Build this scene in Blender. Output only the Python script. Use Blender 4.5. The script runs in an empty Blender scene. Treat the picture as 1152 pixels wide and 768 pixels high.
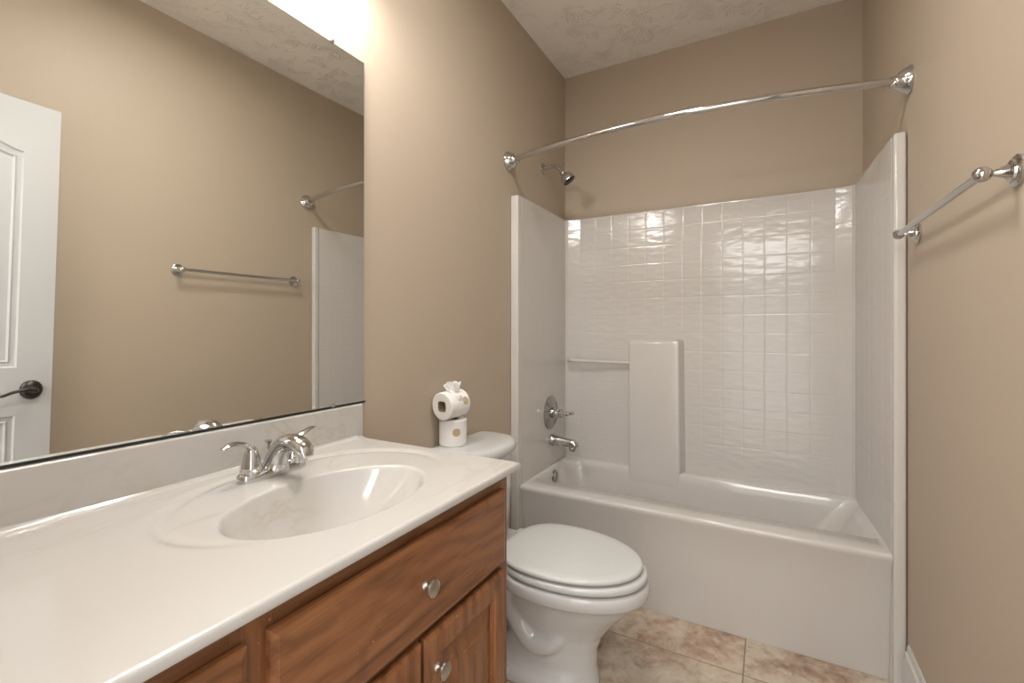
import bpy, bmesh, math, random
from mathutils import Vector, Matrix
C = bpy.context.scene
COL = C.collection
PI = math.pi

# ------------------------------------------------------------------ camera
cam = bpy.data.cameras.new('camera'); camo = bpy.data.objects.new('camera', cam); COL.objects.link(camo)
cam.sensor_width = 36.0; cam.sensor_fit = 'HORIZONTAL'
cam.lens = 36.0 * 517.0 / 1152.0
cam.shift_y = -15.0 / 1152.0
cam.clip_start = 0.01
camo.location = (0, 0, 1.275)
camo.rotation_euler = (PI / 2, 0, math.radians(29.12))
C.camera = camo

# ------------------------------------------------------------------ light
C.view_settings.view_transform = 'Standard'
try: C.view_settings.look = 'None'
except Exception: pass
C.view_settings.gamma = 1.0
C.view_settings.use_curve_mapping = False
C.view_settings.exposure = 0.36

W = bpy.data.worlds.new('world'); C.world = W; W.use_nodes = True
W.node_tree.nodes['Background'].inputs['Color'].default_value = (1.0, 0.98, 0.96, 1)
W.node_tree.nodes['Background'].inputs['Strength'].default_value = 1.7

BULB_W = 5.8
BULB_COL = (1.0, 0.98, 0.955)
BULBS_Y = (0.44, 0.66, 0.88)
def area(name, loc, rot, sx, sy, power, col):
    l = bpy.data.lights.new(name, 'AREA'); l.shape = 'RECTANGLE'; l.size = sx; l.size_y = sy
    l.energy = power; l.color = col
    o = bpy.data.objects.new(name, l); COL.objects.link(o); o.location = loc; o.rotation_euler = rot
    return o
# unseen fill lamp added beyond the doorway to raise the ambient light
area('hallway_fill', (0.0, -0.85, 2.45), (math.radians(50), 0, 0), 1.0, 0.9, 26.0, (1.0, 0.975, 0.95))
CLX, CLY = -0.38, 1.02
cl = area('ceiling_fill', (CLX, CLY, 2.795), (0, 0, 0), 0.32, 0.32, 10.0, (1.0, 0.97, 0.93)); cl.data.shape = 'DISK'  # out-of-view lamp added as soft fill from above

# ------------------------------------------------------------------ materials
def M(name, col, rough=0.5, metal=0.0, spec=0.5, coat=0.0):
    m = bpy.data.materials.new(name); m.use_nodes = True
    b = m.node_tree.nodes['Principled BSDF']
    b.inputs['Base Color'].default_value = (*col, 1); b.inputs['Roughness'].default_value = rough
    b.inputs['Metallic'].default_value = metal
    b.inputs['Specular IOR Level'].default_value = spec
    b.inputs['Coat Weight'].default_value = coat
    return m
class NT:
    def __init__(s, m):
        s.m = m; s.t = m.node_tree; s.b = s.t.nodes['Principled BSDF']
    def n(s, typ, **kw):
        nd = s.t.nodes.new(typ)
        for k, v in kw.items():
            if k == 'ins':
                for kk, vv in v.items(): s.put(nd.inputs[kk], vv)
            else: setattr(nd, k, v)
        return nd
    def put(s, sock, v):
        if isinstance(v, bpy.types.NodeSocket): s.t.links.new(v, sock)
        else: sock.default_value = v
    def math(s, op, a, b=None, c=None, clamp=False):
        nd = s.t.nodes.new('ShaderNodeMath'); nd.operation = op; nd.use_clamp = clamp
        s.put(nd.inputs[0], a)
        if b is not None: s.put(nd.inputs[1], b)
        if c is not None: s.put(nd.inputs[2], c)
        return nd.outputs[0]
    def pos(s):
        return s.n('ShaderNodeNewGeometry').outputs['Position']
    def mapped(s, scale=(1, 1, 1), loc=(0, 0, 0), rot=(0, 0, 0)):
        mp = s.n('ShaderNodeMapping'); s.put(mp.inputs['Vector'], s.pos())
        mp.inputs['Scale'].default_value = scale; mp.inputs['Location'].default_value = loc; mp.inputs['Rotation'].default_value = rot
        return mp.outputs['Vector']
    def noise(s, vec, scale, detail=2, rough=0.5, dist=0.0, out='Fac'):
        nd = s.n('ShaderNodeTexNoise'); s.put(nd.inputs['Vector'], vec)
        nd.inputs['Scale'].default_value = scale; nd.inputs['Detail'].default_value = detail
        nd.inputs['Roughness'].default_value = rough; nd.inputs['Distortion'].default_value = dist
        return nd.outputs[out]
    def ramp(s, fac, stops):
        nd = s.n('ShaderNodeValToRGB'); s.put(nd.inputs['Fac'], fac)
        el = nd.color_ramp.elements
        while len(el) < len(stops): el.new(0.5)
        for e, (p, c) in zip(el, stops):
            e.position = p; e.color = (*c, 1) if len(c) == 3 else c
        return nd.outputs['Color']
    def mix(s, fac, a, b, mode='MIX'):
        nd = s.n('ShaderNodeMix'); nd.data_type = 'RGBA'; nd.blend_type = mode
        s.put(nd.inputs[0], fac)
        s.put(nd.inputs[6], a if isinstance(a, bpy.types.NodeSocket) else (*a, 1))
        s.put(nd.inputs[7], b if isinstance(b, bpy.types.NodeSocket) else (*b, 1))
        return nd.outputs[2]
    def bump(s, h, strength, dist):
        nd = s.n('ShaderNodeBump'); s.put(nd.inputs['Height'], h)
        nd.inputs['Strength'].default_value = strength; nd.inputs['Distance'].default_value = dist
        s.t.links.new(nd.outputs['Normal'], s.b.inputs['Normal'])
    def sep(s, v):
        nd = s.n('ShaderNodeSeparateXYZ'); s.put(nd.inputs[0], v); return nd.outputs

WALL = (0.465, 0.388, 0.30)
m_wall = M('tan_satin_paint', WALL, 0.52, spec=0.4)
t = NT(m_wall); t.bump(t.noise(t.pos(), 260, 3), 0.12, 0.002)
m_ceil = M('textured_ceiling_paint', (0.86, 0.82, 0.76), 0.85)
t = NT(m_ceil)
v = t.mapped()
swirl = t.n('ShaderNodeTexNoise'); t.put(swirl.inputs['Vector'], v); swirl.inputs['Scale'].default_value = 7; swirl.inputs['Detail'].default_value = 1
vm = t.n('ShaderNodeVectorMath', operation='MULTIPLY_ADD'); t.put(vm.inputs[0], swirl.outputs['Color']); vm.inputs[1].default_value = (0.35, 0.35, 0); t.put(vm.inputs[2], v)
wv = t.n('ShaderNodeTexWave'); wv.wave_type = 'BANDS'; wv.bands_direction = 'DIAGONAL'; t.put(wv.inputs['Vector'], vm.outputs[0])
wv.inputs['Scale'].default_value = 26; wv.inputs['Distortion'].default_value = 7; wv.inputs['Detail'].default_value = 2; wv.inputs['Detail Scale'].default_value = 1.6
ridge = t.math('POWER', wv.outputs['Fac'], 5.0)
mask = t.math('SMOOTH_MIN', t.math('MULTIPLY', t.math('SUBTRACT', t.noise(v, 12, 2), 0.48, clamp=True), 9.0), 1.0, 0.1)
h = t.math('MULTIPLY', ridge, mask)
h2 = t.math('MULTIPLY_ADD', t.noise(v, 45, 3), 0.25, h)
t.bump(h2, 0.8, 0.005)
m_white_trim = M('white_trim_paint', (0.62, 0.61, 0.59), 0.35)
m_door = M('white_door_paint', (0.53, 0.54, 0.54), 0.35)
m_acr = M('white_fiberglass', (0.61, 0.585, 0.555), 0.13, coat=0.2)
m_acr.node_tree.nodes['Principled BSDF'].inputs['Coat Roughness'].default_value = 0.05
t = NT(m_acr); t.bump(t.noise(t.pos(), 9, 1), 0.25, 0.01)
m_caulk = M('white_caulk', (0.7, 0.68, 0.64), 0.5)

def tile_mat(name, axis, origin):
    m = M(name, (0.61, 0.585, 0.555), 0.15, coat=0.1)
    m.node_tree.nodes['Principled BSDF'].inputs['Coat Roughness'].default_value = 0.08
    t = NT(m); p = t.pos(); s = t.sep(p)
    u = s[axis]; z = s[2]; pt = 0.0995
    def groove(c, o):
        a = t.math('PINGPONG', t.math('SUBTRACT', c, o), pt / 2)      # 0 at a line
        return t.math('SMOOTHSTEP' if False else 'DIVIDE', a, 0.006, clamp=True)
    gu = groove(u, origin); gz = groove(z, 1.646 - pt * 20)
    g = t.math('MULTIPLY', gu, gz)
    g = t.math('POWER', g, 0.6)
    lim = t.math('MULTIPLY', t.math('SUBTRACT', z, 0.56), 8.0, clamp=True)
    inner = t.math('MULTIPLY', t.math('SUBTRACT', 1.0, g), lim)
    if axis == 0:                         # only the flat middle of the back panel carries the squares
        inner = t.math('MULTIPLY', inner, t.math('MULTIPLY', t.math('GREATER_THAN', u, -1.008), t.math('LESS_THAN', u, 0.281)))
    hh = t.math('MULTIPLY', t.math('SUBTRACT', 1.0, inner), 0.30)
    wav = t.noise(t.mapped(scale=(0.55, 0.55, 1.35)), 27, 1, 0.4)
    hh = t.math('MULTIPLY_ADD', wav, 0.75 if axis == 0 else 0.2, hh)
    t.bump(hh, 1.0, 0.0024)
    return m
m_tile_x = tile_mat('embossed_tile_back', 0, -0.911 - 0.0995 * 20)
m_tile_y = tile_mat('embossed_tile_end', 1, 2.65 - 0.0995 * 20)

m_porc = M('white_porcelain', (0.60, 0.60, 0.59), 0.07, coat=0.3)
m_seat = M('white_plastic_seat', (0.60, 0.615, 0.60), 0.18)
m_chrome = M('polished_chrome', (0.60, 0.595, 0.59), 0.08, 1.0)
m_chrome_dark = M('chrome_dark_reflection', (0.40, 0.395, 0.385), 0.14, 1.0)  # chrome with dark reflections put into its base colour
m_nickel = M('brushed_nickel', (0.52, 0.49, 0.44), 0.28, 1.0)
m_bronze = M('dark_bronze', (0.06, 0.052, 0.048), 0.3, 0.7)
m_mirror = M('mirror_silver', (0.86, 0.87, 0.85), 0.0, 1.0)
m_medge = M('mirror_glass_edge', (0.75, 0.78, 0.76), 0.15, 0.3)
m_black = M('dark_desilvered_edge', (0.015, 0.017, 0.016), 0.4)
m_dark = M('dark_void', (0.02, 0.018, 0.016), 0.8)
m_core = M('cardboard_core', (0.30, 0.21, 0.12), 0.9)
m_sticker = M('tan_paper_sticker', (0.50, 0.40, 0.26), 0.7)
m_paper = M('white_tissue_paper', (0.86, 0.85, 0.83), 0.95, spec=0.1)
t = NT(m_paper); t.bump(t.noise(t.pos(), 300, 2), 0.4, 0.001)
m_shade = M('lit_frosted_glass', (0.9, 0.88, 0.85), 0.4)
b = m_shade.node_tree.nodes['Principled BSDF']; b.inputs['Emission Color'].default_value = (1.0, 0.93, 0.85, 1); b.inputs['Emission Strength'].default_value = 5.0

# cultured marble
m_marble = M('cultured_marble', (0.75, 0.72, 0.68), 0.12, coat=0.3)
t = NT(m_marble)
v = t.mapped(scale=(1.6, 0.7, 1.4), rot=(0.3, 0.2, 0.9))
n1 = t.noise(v, 3.2, 5, 0.55, 1.6)
vein = t.math('ABSOLUTE', t.math('SUBTRACT', n1, 0.5))
veinf = t.math('SUBTRACT', 1.0, t.math('MULTIPLY', vein, 16.0, clamp=True), clamp=True)
patch = t.math('MULTIPLY', t.math('SUBTRACT', t.noise(v, 2.0, 2), 0.46, clamp=True), 5.0, clamp=True)
f = t.math('MULTIPLY', t.math('POWER', veinf, 1.6), t.math('MULTIPLY', patch, 0.6))
colr = t.mix(f, (0.55, 0.535, 0.51), (0.47, 0.415, 0.335))
cl = t.math('MULTIPLY', t.math('SUBTRACT', t.noise(v, 5.0, 3), 0.45, clamp=True), 0.7, clamp=True)
colr = t.mix(cl, colr, (0.52, 0.497, 0.46))
t.put(t.b.inputs['Base Color'], colr)
m_marble_bs = m_marble.copy(); m_marble_bs.name = 'cultured_marble_backsplash'
for nd in m_marble_bs.node_tree.nodes:
    if nd.type == 'MAPPING': nd.inputs['Scale'].default_value = (1.2, 1.2, 1.8); nd.inputs['Location'].default_value = (3.1, 1.7, 0.4)

# wood
def wood(name, axis, seed=0.0, dark=1.0):
    m = M(name, (0.25, 0.11, 0.045), 0.33, coat=0.15)
    t = NT(m)
    s = [16.0, 16.0, 16.0]; s[axis] = 1.5
    v = t.mapped(scale=tuple(s), loc=(seed, seed * 1.7, seed * 0.6))
    warp = t.noise(t.mapped(scale=(1.2, 1.2, 1.2), loc=(seed, 0, 0)), 3.0, 2, out='Color')
    vm = t.n('ShaderNodeVectorMath', operation='MULTIPLY_ADD'); t.put(vm.inputs[0], warp); vm.inputs[1].default_value = (0.9, 0.9, 0.9); t.put(vm.inputs[2], v)
    g1 = t.noise(vm.outputs[0], 1.6, 5, 0.6, 0.8)
    wv = t.n('ShaderNodeTexWave'); t.put(wv.inputs['Vector'], vm.outputs[0]); wv.bands_direction = 'DIAGONAL'
    wv.inputs['Scale'].default_value = 1.1; wv.inputs['Distortion'].default_value = 3.0; wv.inputs['Detail'].default_value = 2
    fine = [60.0, 60.0, 60.0]; fine[axis] = 2.0
    g2 = t.noise(t.mapped(scale=tuple(fine)), 3.0, 3, 0.6)
    f = t.math('ADD', t.math('MULTIPLY', g1, 0.75), t.math('MULTIPLY', wv.outputs['Fac'], 0.10))
    f = t.math('ADD', f, t.math('MULTIPLY', g2, 0.32))
    f = t.math('SUBTRACT', f, 0.10)
    d = dark * 1.0
    col = t.ramp(f, [(0.28, (0.115 * d, 0.040 * d, 0.013 * d)), (0.45, (0.205 * d, 0.080 * d, 0.029 * d)), (0.60, (0.275 * d, 0.115 * d, 0.044 * d)), (0.8, (0.33 * d, 0.15 * d, 0.062 * d))])
    # dark blotchy knots in the alder
    kn = t.noise(t.mapped(loc=(seed + 2.0, 0.4, 0.2)), 11.0, 2, 0.5, 0.6)
    kf = t.math('MULTIPLY', t.math('SUBTRACT', kn, 0.63, clamp=True), 7.0, clamp=True)
    col = t.mix(t.math('MULTIPLY', kf, 0.6), col, (0.06, 0.02, 0.008))
    # pale chips and paint specks
    sp = t.noise(t.mapped(scale=(1, 1, 1), loc=(seed, 5, 1)), 95.0, 1, 0.5)
    spf = t.math('MULTIPLY', t.math('SUBTRACT', sp, 0.775, clamp=True), 30.0, clamp=True)
    col = t.mix(t.math('MULTIPLY', spf, 0.7), col, (0.55, 0.45, 0.36))
    t.put(t.b.inputs['Base Color'], col)
    t.bump(t.math('ADD', g2, 0.0), 0.08, 0.001)
    return m
m_wood_h = wood('alder_grain_horizontal', 1, 0.0)
m_wood_h2 = wood('alder_grain_horizontal_rail', 1, 3.3, 0.75)
m_wood_v = wood('alder_grain_vertical', 2, 1.3)
m_wood_v2 = wood('alder_grain_vertical_panel', 2, 4.1, 0.95)

# floor tile
m_floor = M('travertine_look_tile', (0.5, 0.42, 0.34), 0.35)
t = NT(m_floor); p = t.pos(); s = t.sep(p)
PT = 0.505
PX = 0.57
tx = t.math('PINGPONG', t.math('SUBTRACT', s[0], -0.080 - PX * 10), PX / 2)
ty = t.math('PINGPONG', t.math('SUBTRACT', s[1], 1.889 - PT * 10), PT / 2)
md = t.math('MINIMUM', tx, ty)
grout = t.math('SUBTRACT', 1.0, t.math('MULTIPLY', t.math('SUBTRACT', md, 0.0018), 700.0, clamp=True), clamp=True)
ix = t.math('FLOOR', t.math('DIVIDE', t.math('SUBTRACT', s[0], -0.080 - PX * 10), PX))
iy = t.math('FLOOR', t.math('DIVIDE', t.math('SUBTRACT', s[1], 1.889 - PT * 10), PT))
cx = t.n('ShaderNodeCombineXYZ'); t.put(cx.inputs[0], ix); t.put(cx.inputs[1], iy)
wn = t.n('ShaderNodeTexWhiteNoise'); t.put(wn.inputs['Vector'], cx.outputs[0])
off = t.n('ShaderNodeVectorMath', operation='MULTIPLY_ADD'); t.put(off.inputs[0], wn.outputs['Color']); off.inputs[1].default_value = (7, 7, 7); t.put(off.inputs[2], p)
big = t.noise(off.outputs[0], 5.5, 5, 0.62, 0.9)
sm = t.noise(off.outputs[0], 26, 5, 0.7, 0.5)
f = t.math('ADD', t.math('MULTIPLY', big, 0.62), t.math('MULTIPLY', sm, 0.38))
col = t.ramp(f, [(0.36, (0.27, 0.175, 0.125)), (0.45, (0.43, 0.315, 0.24)), (0.53, (0.56, 0.475, 0.39)), (0.66, (0.66, 0.60, 0.52))])
tint = t.mix(wn.outputs['Value'], (1.0, 0.94, 0.88), (0.93, 0.95, 0.93))
col = t.mix(1.0, col, tint, 'MULTIPLY')
col = t.mix(grout, col, (0.27, 0.205, 0.145))
t.put(t.b.inputs['Base Color'], col)
t.put(t.b.inputs['Roughness'], t.math('MULTIPLY_ADD', grout, 0.5, 0.33))
t.bump(t.math('SUBTRACT', t.math('MULTIPLY', sm, 0.25), grout), 0.5, 0.002)

# ------------------------------------------------------------------ mesh helpers (world coordinates)
class G:
    def __init__(s): s.v = []; s.f = []; s.mi = []
    def add(s, v, f, mi=0):
        o = len(s.v); s.v += [tuple(x) for x in v]; s.f += [tuple(i + o for i in q) for q in f]; s.mi += [mi] * len(f)
        return s
def loft(rings, cap0=True, cap1=True, closed=True, g=None, mi=0):
    g = g or G(); n = len(rings[0]); v = [p for r in rings for p in r]; f = []
    for i in range(len(rings) - 1):
        for j in range(n if closed else n - 1):
            a = i * n + j; b_ = i * n + (j + 1) % n
            f.append((a, b_, b_ + n, a + n))
    if cap0: f.append(tuple(range(n - 1, -1, -1)))
    if cap1: f.append(tuple(range((len(rings) - 1) * n, len(rings) * n)))
    return g.add(v, f, mi)
def frame(d):
    d = Vector(d).normalized(); up = Vector((0, 0, 1)) if abs(d.z) < 0.95 else Vector((1, 0, 0))
    a = d.cross(up).normalized(); return d, a, a.cross(d).normalized()
def lathe(origin, axis, prof, n=32, g=None, mi=0, cap0=True, cap1=True, sy=1.0):
    d, a, b_ = frame(axis); o = Vector(origin); rings = []
    for (h_, r) in prof:
        rings.append([o + d * h_ + a * (math.cos(2 * PI * k / n) * max(r, 1e-5)) + b_ * (sy * math.sin(2 * PI * k / n) * max(r, 1e-5)) for k in range(n)])
    return loft(rings, cap0, cap1, g=g, mi=mi)
def catmull(pts, sub=8):
    P = [Vector(p) for p in pts]; out = []
    Q = [P[0] * 2 - P[1]] + P + [P[-1] * 2 - P[-2]]
    for i in range(1, len(Q) - 2):
        for k in range(sub):
            u = k / sub; a, b_, c, d = Q[i - 1], Q[i], Q[i + 1], Q[i + 2]
            out.append(0.5 * ((2 * b_) + (c - a) * u + (2 * a - 5 * b_ + 4 * c - d) * u * u + (3 * b_ - a - 3 * c + d) * u ** 3))
    out.append(P[-1]); return out
def tube(pts, radii, n=16, g=None, smooth=6, mi=0, flat=1.0, fixed=None):
    """radii: one number or one per point; flat squashes the second axis"""
    if not isinstance(radii, (list, tuple)): radii = [radii] * len(pts)
    P = catmull(pts, smooth) if smooth > 1 else [Vector(p) for p in pts]
    if smooth > 1:
        R = [v[0] for v in catmull([(r, 0, 0) for r in radii], smooth)]
    else: R = list(radii)
    rings = []; prev = None
    for i, p in enumerate(P):
        d = (P[min(i + 1, len(P) - 1)] - P[max(i - 1, 0)]).normalized()
        if prev is None: _, a, b_ = frame(d)
        else:
            a = (prev - d * prev.dot(d)).normalized(); b_ = a.cross(d)
        if prev is None and fixed is not None:
            a = (Vector(fixed) - d * Vector(fixed).dot(d)).normalized(); b_ = a.cross(d)
        prev = a
        rings.append([p + a * (math.cos(2 * PI * k / n) * R[i]) + b_ * (flat * math.sin(2 * PI * k / n) * R[i]) for k in range(n)])
    return loft(rings, g=g, mi=mi)
def box(x0, x1, y0, y1, z0, z1, g=None, mi=0):
    g = g or G()
    v = [(x0, y0, z0), (x1, y0, z0), (x1, y1, z0), (x0, y1, z0), (x0, y0, z1), (x1, y0, z1), (x1, y1, z1), (x0, y1, z1)]
    f = [(0, 3, 2, 1), (4, 5, 6, 7), (0, 1, 5, 4), (1, 2, 6, 5), (2, 3, 7, 6), (3, 0, 4, 7)]
    return g.add(v, f, mi)
def prism(poly, z0, z1, g=None, mi=0):
    return loft([[(x, y, z0) for x, y in poly], [(x, y, z1) for x, y in poly]], g=g, mi=mi)
def rrect(x0, x1, y0, y1, r, z, k=8):
    """rounded rectangle loop; r = one radius or four (x0y0, x1y0, x1y1, x0y1)"""
    if not isinstance(r, (list, tuple)): r = [r] * 4
    out = []
    cs = [(x0, y0, 1, 1, PI), (x1, y0, -1, 1, 1.5 * PI), (x1, y1, -1, -1, 0), (x0, y1, 1, -1, 0.5 * PI)]
    for (cx_, cy_, sx, sy, a0), rr in zip(cs, r):
        rr = max(rr, 1e-4)
        for i in range(k + 1):
            a = a0 + (PI / 2) * i / k
            out.append((cx_ + sx * rr + rr * math.cos(a), cy_ + sy * rr + rr * math.sin(a), z))
    return out
def root_loc(p):
    return Vector(p['_o']) if p is not None else Vector((0, 0, 0))
def obj(name, g, mats, parent=None, smooth=True, bevel=0.0, auto=40, segs=2):
    me = bpy.data.meshes.new(name)
    o0 = root_loc(parent)
    me.from_pydata([tuple(Vector(p) - o0) for p in g.v], [], g.f)
    if not isinstance(mats, (list, tuple)): mats = [mats]
    for m in mats: me.materials.append(m)
    for poly, mi in zip(me.polygons, g.mi): poly.material_index = mi
    bm = bmesh.new(); bm.from_mesh(me)
    bmesh.ops.remove_doubles(bm, verts=bm.verts, dist=1e-6)
    bmesh.ops.recalc_face_normals(bm, faces=bm.faces)
    bm.to_mesh(me); bm.free(); me.update()
    o = bpy.data.objects.new(name, me); COL.objects.link(o)
    if parent is not None:
        o.parent = parent; o['_o'] = tuple(o0)
    else: o['_o'] = (0.0, 0.0, 0.0)
    if smooth:
        for p_ in me.polygons: p_.use_smooth = True
        try: me.set_sharp_from_angle(angle=math.radians(auto))
        except Exception: pass
    if bevel > 0:
        b_ = o.modifiers.new('bevel', 'BEVEL'); b_.width = bevel; b_.segments = segs; b_.limit_method = 'ANGLE'; b_.angle_limit = math.radians(35)
        b_.harden_normals = True
    return o
def tag(o, label, cat, group=None):
    o['label'] = label; o['category'] = cat
    if group: o['group'] = group
    return o
def thing(name, loc, label, cat, group=None):
    o = bpy.data.objects.new(name, None); COL.objects.link(o); o.location = loc; o['_o'] = tuple(loc)
    o.empty_display_size = 0.05
    return tag(o, label, cat, group)
def struct(name, g, m, **k):
    o = obj(name, g, m, **k); o['kind'] = 'structure'; return o

# ------------------------------------------------------------------ room
XL, XR, YB, YF, ZC = -1.139, 0.42, 2.7445, -0.06, 2.875
XRB = 0.397
DX0, DX1, DZ = -0.40, 0.345, 2.21          # doorway
HB = -1.35                                   # hallway far side
struct('floor', box(XL - 0.1, XR + 0.1, HB, YB + 0.1, -0.08, 0.0), m_floor, smooth=False)
struct('ceiling', box(XL - 0.1, XR + 0.1, YF - 0.12, YB + 0.1, ZC, ZC + 0.08), m_ceil, smooth=False)
struct('wall_left', box(XL - 0.1, XL, YF - 0.12, YB + 0.1, 0, ZC), m_wall, smooth=False)
struct('wall_back', box(XL, XR + 0.1, YB, YB + 0.1, 0, ZC), m_wall, smooth=False)
struct('wall_right', prism([(XR, YF - 0.12), (XR, 2.02), (XRB, YB), (XR + 0.1, YB), (XR + 0.1, YF - 0.12)], 0, ZC), m_wall, smooth=False)
g = box(XL, DX0, YF - 0.12, YF, 0, ZC); box(DX1, XR, YF - 0.12, YF, 0, ZC, g); box(DX0, DX1, YF - 0.12, YF, DZ, ZC, g)
struct('wall_front', g, m_wall, smooth=False)
# door casing around the doorway, bathroom side
g = box(DX0 - 0.07, DX0 + 0.005, YF, YF + 0.014, 0, DZ + 0.07); box(DX0 + 0.005, DX1 + 0.06, YF, YF + 0.014, DZ - 0.005, DZ + 0.07, g)
struct('trim_1', g, m_white_trim, bevel=0.003)

# baseboards
def baseboard(name, p0, p1, nrm, h=0.2, th=0.018):
    p0 = Vector((*p0, 0)); p1 = Vector((*p1, 0)); n_ = Vector((*nrm, 0)).normalized()
    prof = [(0.0, 0.0), (th + 0.012, 0.0), (th + 0.012, 0.006), (th + 0.008, 0.014), (th, 0.018), (th, h - 0.055), (th - 0.004, h - 0.045), (th - 0.004, h - 0.03), (th - 0.010, h - 0.022), (th - 0.010, h - 0.012), (0.004, h), (0.0, h)]
    r = [[p + n_ * (a + 0.0005) + Vector((0, 0, z)) for a, z in prof] for p in (p0, p1)]
    return struct(name, loft(r), m_white_trim, auto=30)
baseboard('baseboard_right', (XR, YF), (XR, 2.018), (-1, 0))
baseboard('baseboard_left', (XL, 1.06), (XL, 2.018), (1, 0))

# ------------------------------------------------------------------ door (open against the right wall, seen in the mirror)
door = thing('door_1', (0.362, -0.03, 0.01), 'white panelled interior door standing open against the tan right wall', 'door')
door['kind'] = 'structure'
del door['label']; del door['category']
fx, bx_ = 0.345, 0.382; dy0, dy1, dz0, dz1 = -0.030, 0.712, 0.012, 2.205
st = 0.105
def arch(y):   # top edge height of the upper panel
    u = (y - dy0 - st) / (dy1 - dy0 - 2 * st)
    return 2.0 + 0.10 * (0.5 - 0.5 * math.cos(2 * PI * u)) ** 0.8
def panel_loop(y0, y1, z0, ztop, inset, x, n=20):
    out = [(x, y0 + inset, z0 + inset), (x, y1 - inset, z0 + inset)]
    for i in range(n + 1):
        y = y1 - inset + (y0 - y1 + 2 * inset) * i / n
        yy = y1 + (y0 - y1) * i / n
        out.append((x, y, ztop(yy) - inset))
    return out
g = G()
# slab front face with holes: build as loops from the outer rectangle to each panel
py0, py1 = dy0 + st, dy1 - st
up0, lowtop = 1.135, 0.945
# frame strips
def quad(a, b_, c, d): g.add([a, b_, c, d], [(0, 1, 2, 3)])
quad((fx, dy0, dz0), (fx, py0, dz0), (fx, py0, dz1), (fx, dy0, dz1))
quad((fx, py1, dz0), (fx, dy1, dz0), (fx, dy1, dz1), (fx, py1, dz1))
quad((fx, py0, dz0), (fx, py1, dz0), (fx, py1, 0.25), (fx, py0, 0.25))
quad((fx, py0, lowtop), (fx, py1, lowtop), (fx, py1, up0), (fx, py0, up0))
N = 20
for i in range(N):
    ya = py0 + (py1 - py0) * i / N; yb = py0 + (py1 - py0) * (i + 1) / N
    quad((fx, ya, arch(ya)), (fx, yb, arch(yb)), (fx, yb, dz1), (fx, ya, dz1))
quad((fx, dy0, dz0), (bx_, dy0, dz0), (bx_, dy0, dz1), (fx, dy0, dz1))
quad((fx, dy1, dz0), (bx_, dy1, dz0), (bx_, dy1, dz1), (fx, dy1, dz1))
quad((bx_, dy0, dz0), (bx_, dy1, dz0), (bx_, dy1, dz1), (bx_, dy0, dz1))
quad((fx, dy0, dz1), (fx, dy1, dz1), (bx_, dy1, dz1), (bx_, dy0, dz1))
quad((fx, dy0, dz0), (fx, dy1, dz0), (bx_, dy1, dz0), (bx_, dy0, dz0))
slab = obj('door_leaf', g, m_door, door, smooth=False)
def mould(z0, ztop):
    L = [(0, 0), (0.005, 0.006), (0.018, 0.008), (0.024, 0.003), (0.030, 0.009), (0.050, 0.009), (0.085, 0.001), (0.088, 0.001)]
    rings = [panel_loop(py0, py1, z0, ztop, a, fx + d) for a, d in L]
    return loft(rings, cap0=False, cap1=True)
obj('upper_panel', mould(up0, arch), m_door, door, auto=25)
obj('lower_panel', mould(0.25, lambda y: lowtop), m_door, door, auto=25)
hy, hz = 0.650, 1.045
hnd = obj('door_handle', lathe((fx, hy, hz), (-1, 0, 0), [(0, 0.034), (0.006, 0.034), (0.012, 0.030), (0.016, 0.018), (0.030, 0.012), (0.048, 0.012), (0.056, 0.006)], sy=1.12), m_bronze, door)
obj('lever', tube([(fx - 0.046, hy + 0.004, hz), (fx - 0.050, hy - 0.03, hz + 0.004), (fx - 0.052, hy - 0.065, hz - 0.004), (fx - 0.050, hy - 0.095, hz - 0.016), (fx - 0.050, hy - 0.118, hz - 0.010)], [0.009, 0.009, 0.008, 0.0075, 0.006], flat=0.7), m_bronze, hnd)
door.rotation_euler = (math.radians(-1.5), 0, 0)

# ------------------------------------------------------------------ tub surround
sur = thing('bathtub_shower_unit', (-0.36, 2.35, 0), 'glossy off-white one-piece bathtub with tile-embossed shower walls filling the far end of the room', 'bathtub')
ZT = 1.945
def pan(poly, z0, z1): return prism(poly, z0, z1)
wr = lambda y: (XR + (XRB - XR) * max(0, (y - 2.02)) / (YB - 2.02)) - 0.002
obj('front_flange', prism([(XL + 0.001, 2.028), (-1.095, 2.028), (-1.095, 2.072), (XL + 0.001, 2.072)], 0.001, ZT), m_acr, sur, bevel=0.006, segs=3)
obj('front_flange', prism([(wr(2.04), 2.037), (0.3815, 2.037), (0.3805, 2.072), (wr(2.07), 2.072)], 0.001, 1.953), m_acr, sur, bevel=0.010, segs=4)
obj('end_panel', pan([(XL + 0.001, 2.0725), (-1.0952, 2.0725), (-1.0955, 2.3), (-1.100, 2.655), (XL + 0.001, 2.655)], 0.476, ZT - 0.001), m_acr, sur)
obj('end_panel', pan([(wr(2.073), 2.0725), (0.3803, 2.0725), (0.356, 2.6488), (wr(2.65), 2.6488)], 0.476, ZT + 0.002), m_tile_y, sur)
obj('back_panel', pan([(XL + 0.001, 2.656), (-1.100, 2.656), (-1.085, 2.666), (-1.012, 2.680), (0.283, 2.680), (0.345, 2.660), (0.3555, 2.6495), (wr(2.65), 2.6495), (wr(2.74), 2.742), (XL + 0.001, 2.742)], 0.476, ZT), m_tile_x, sur, auto=2)
g = G(); TY = 2.632
rings = [rrect(-0.700, -0.424, TY, 2.681, 0.0, 0.484, 3)]
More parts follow.
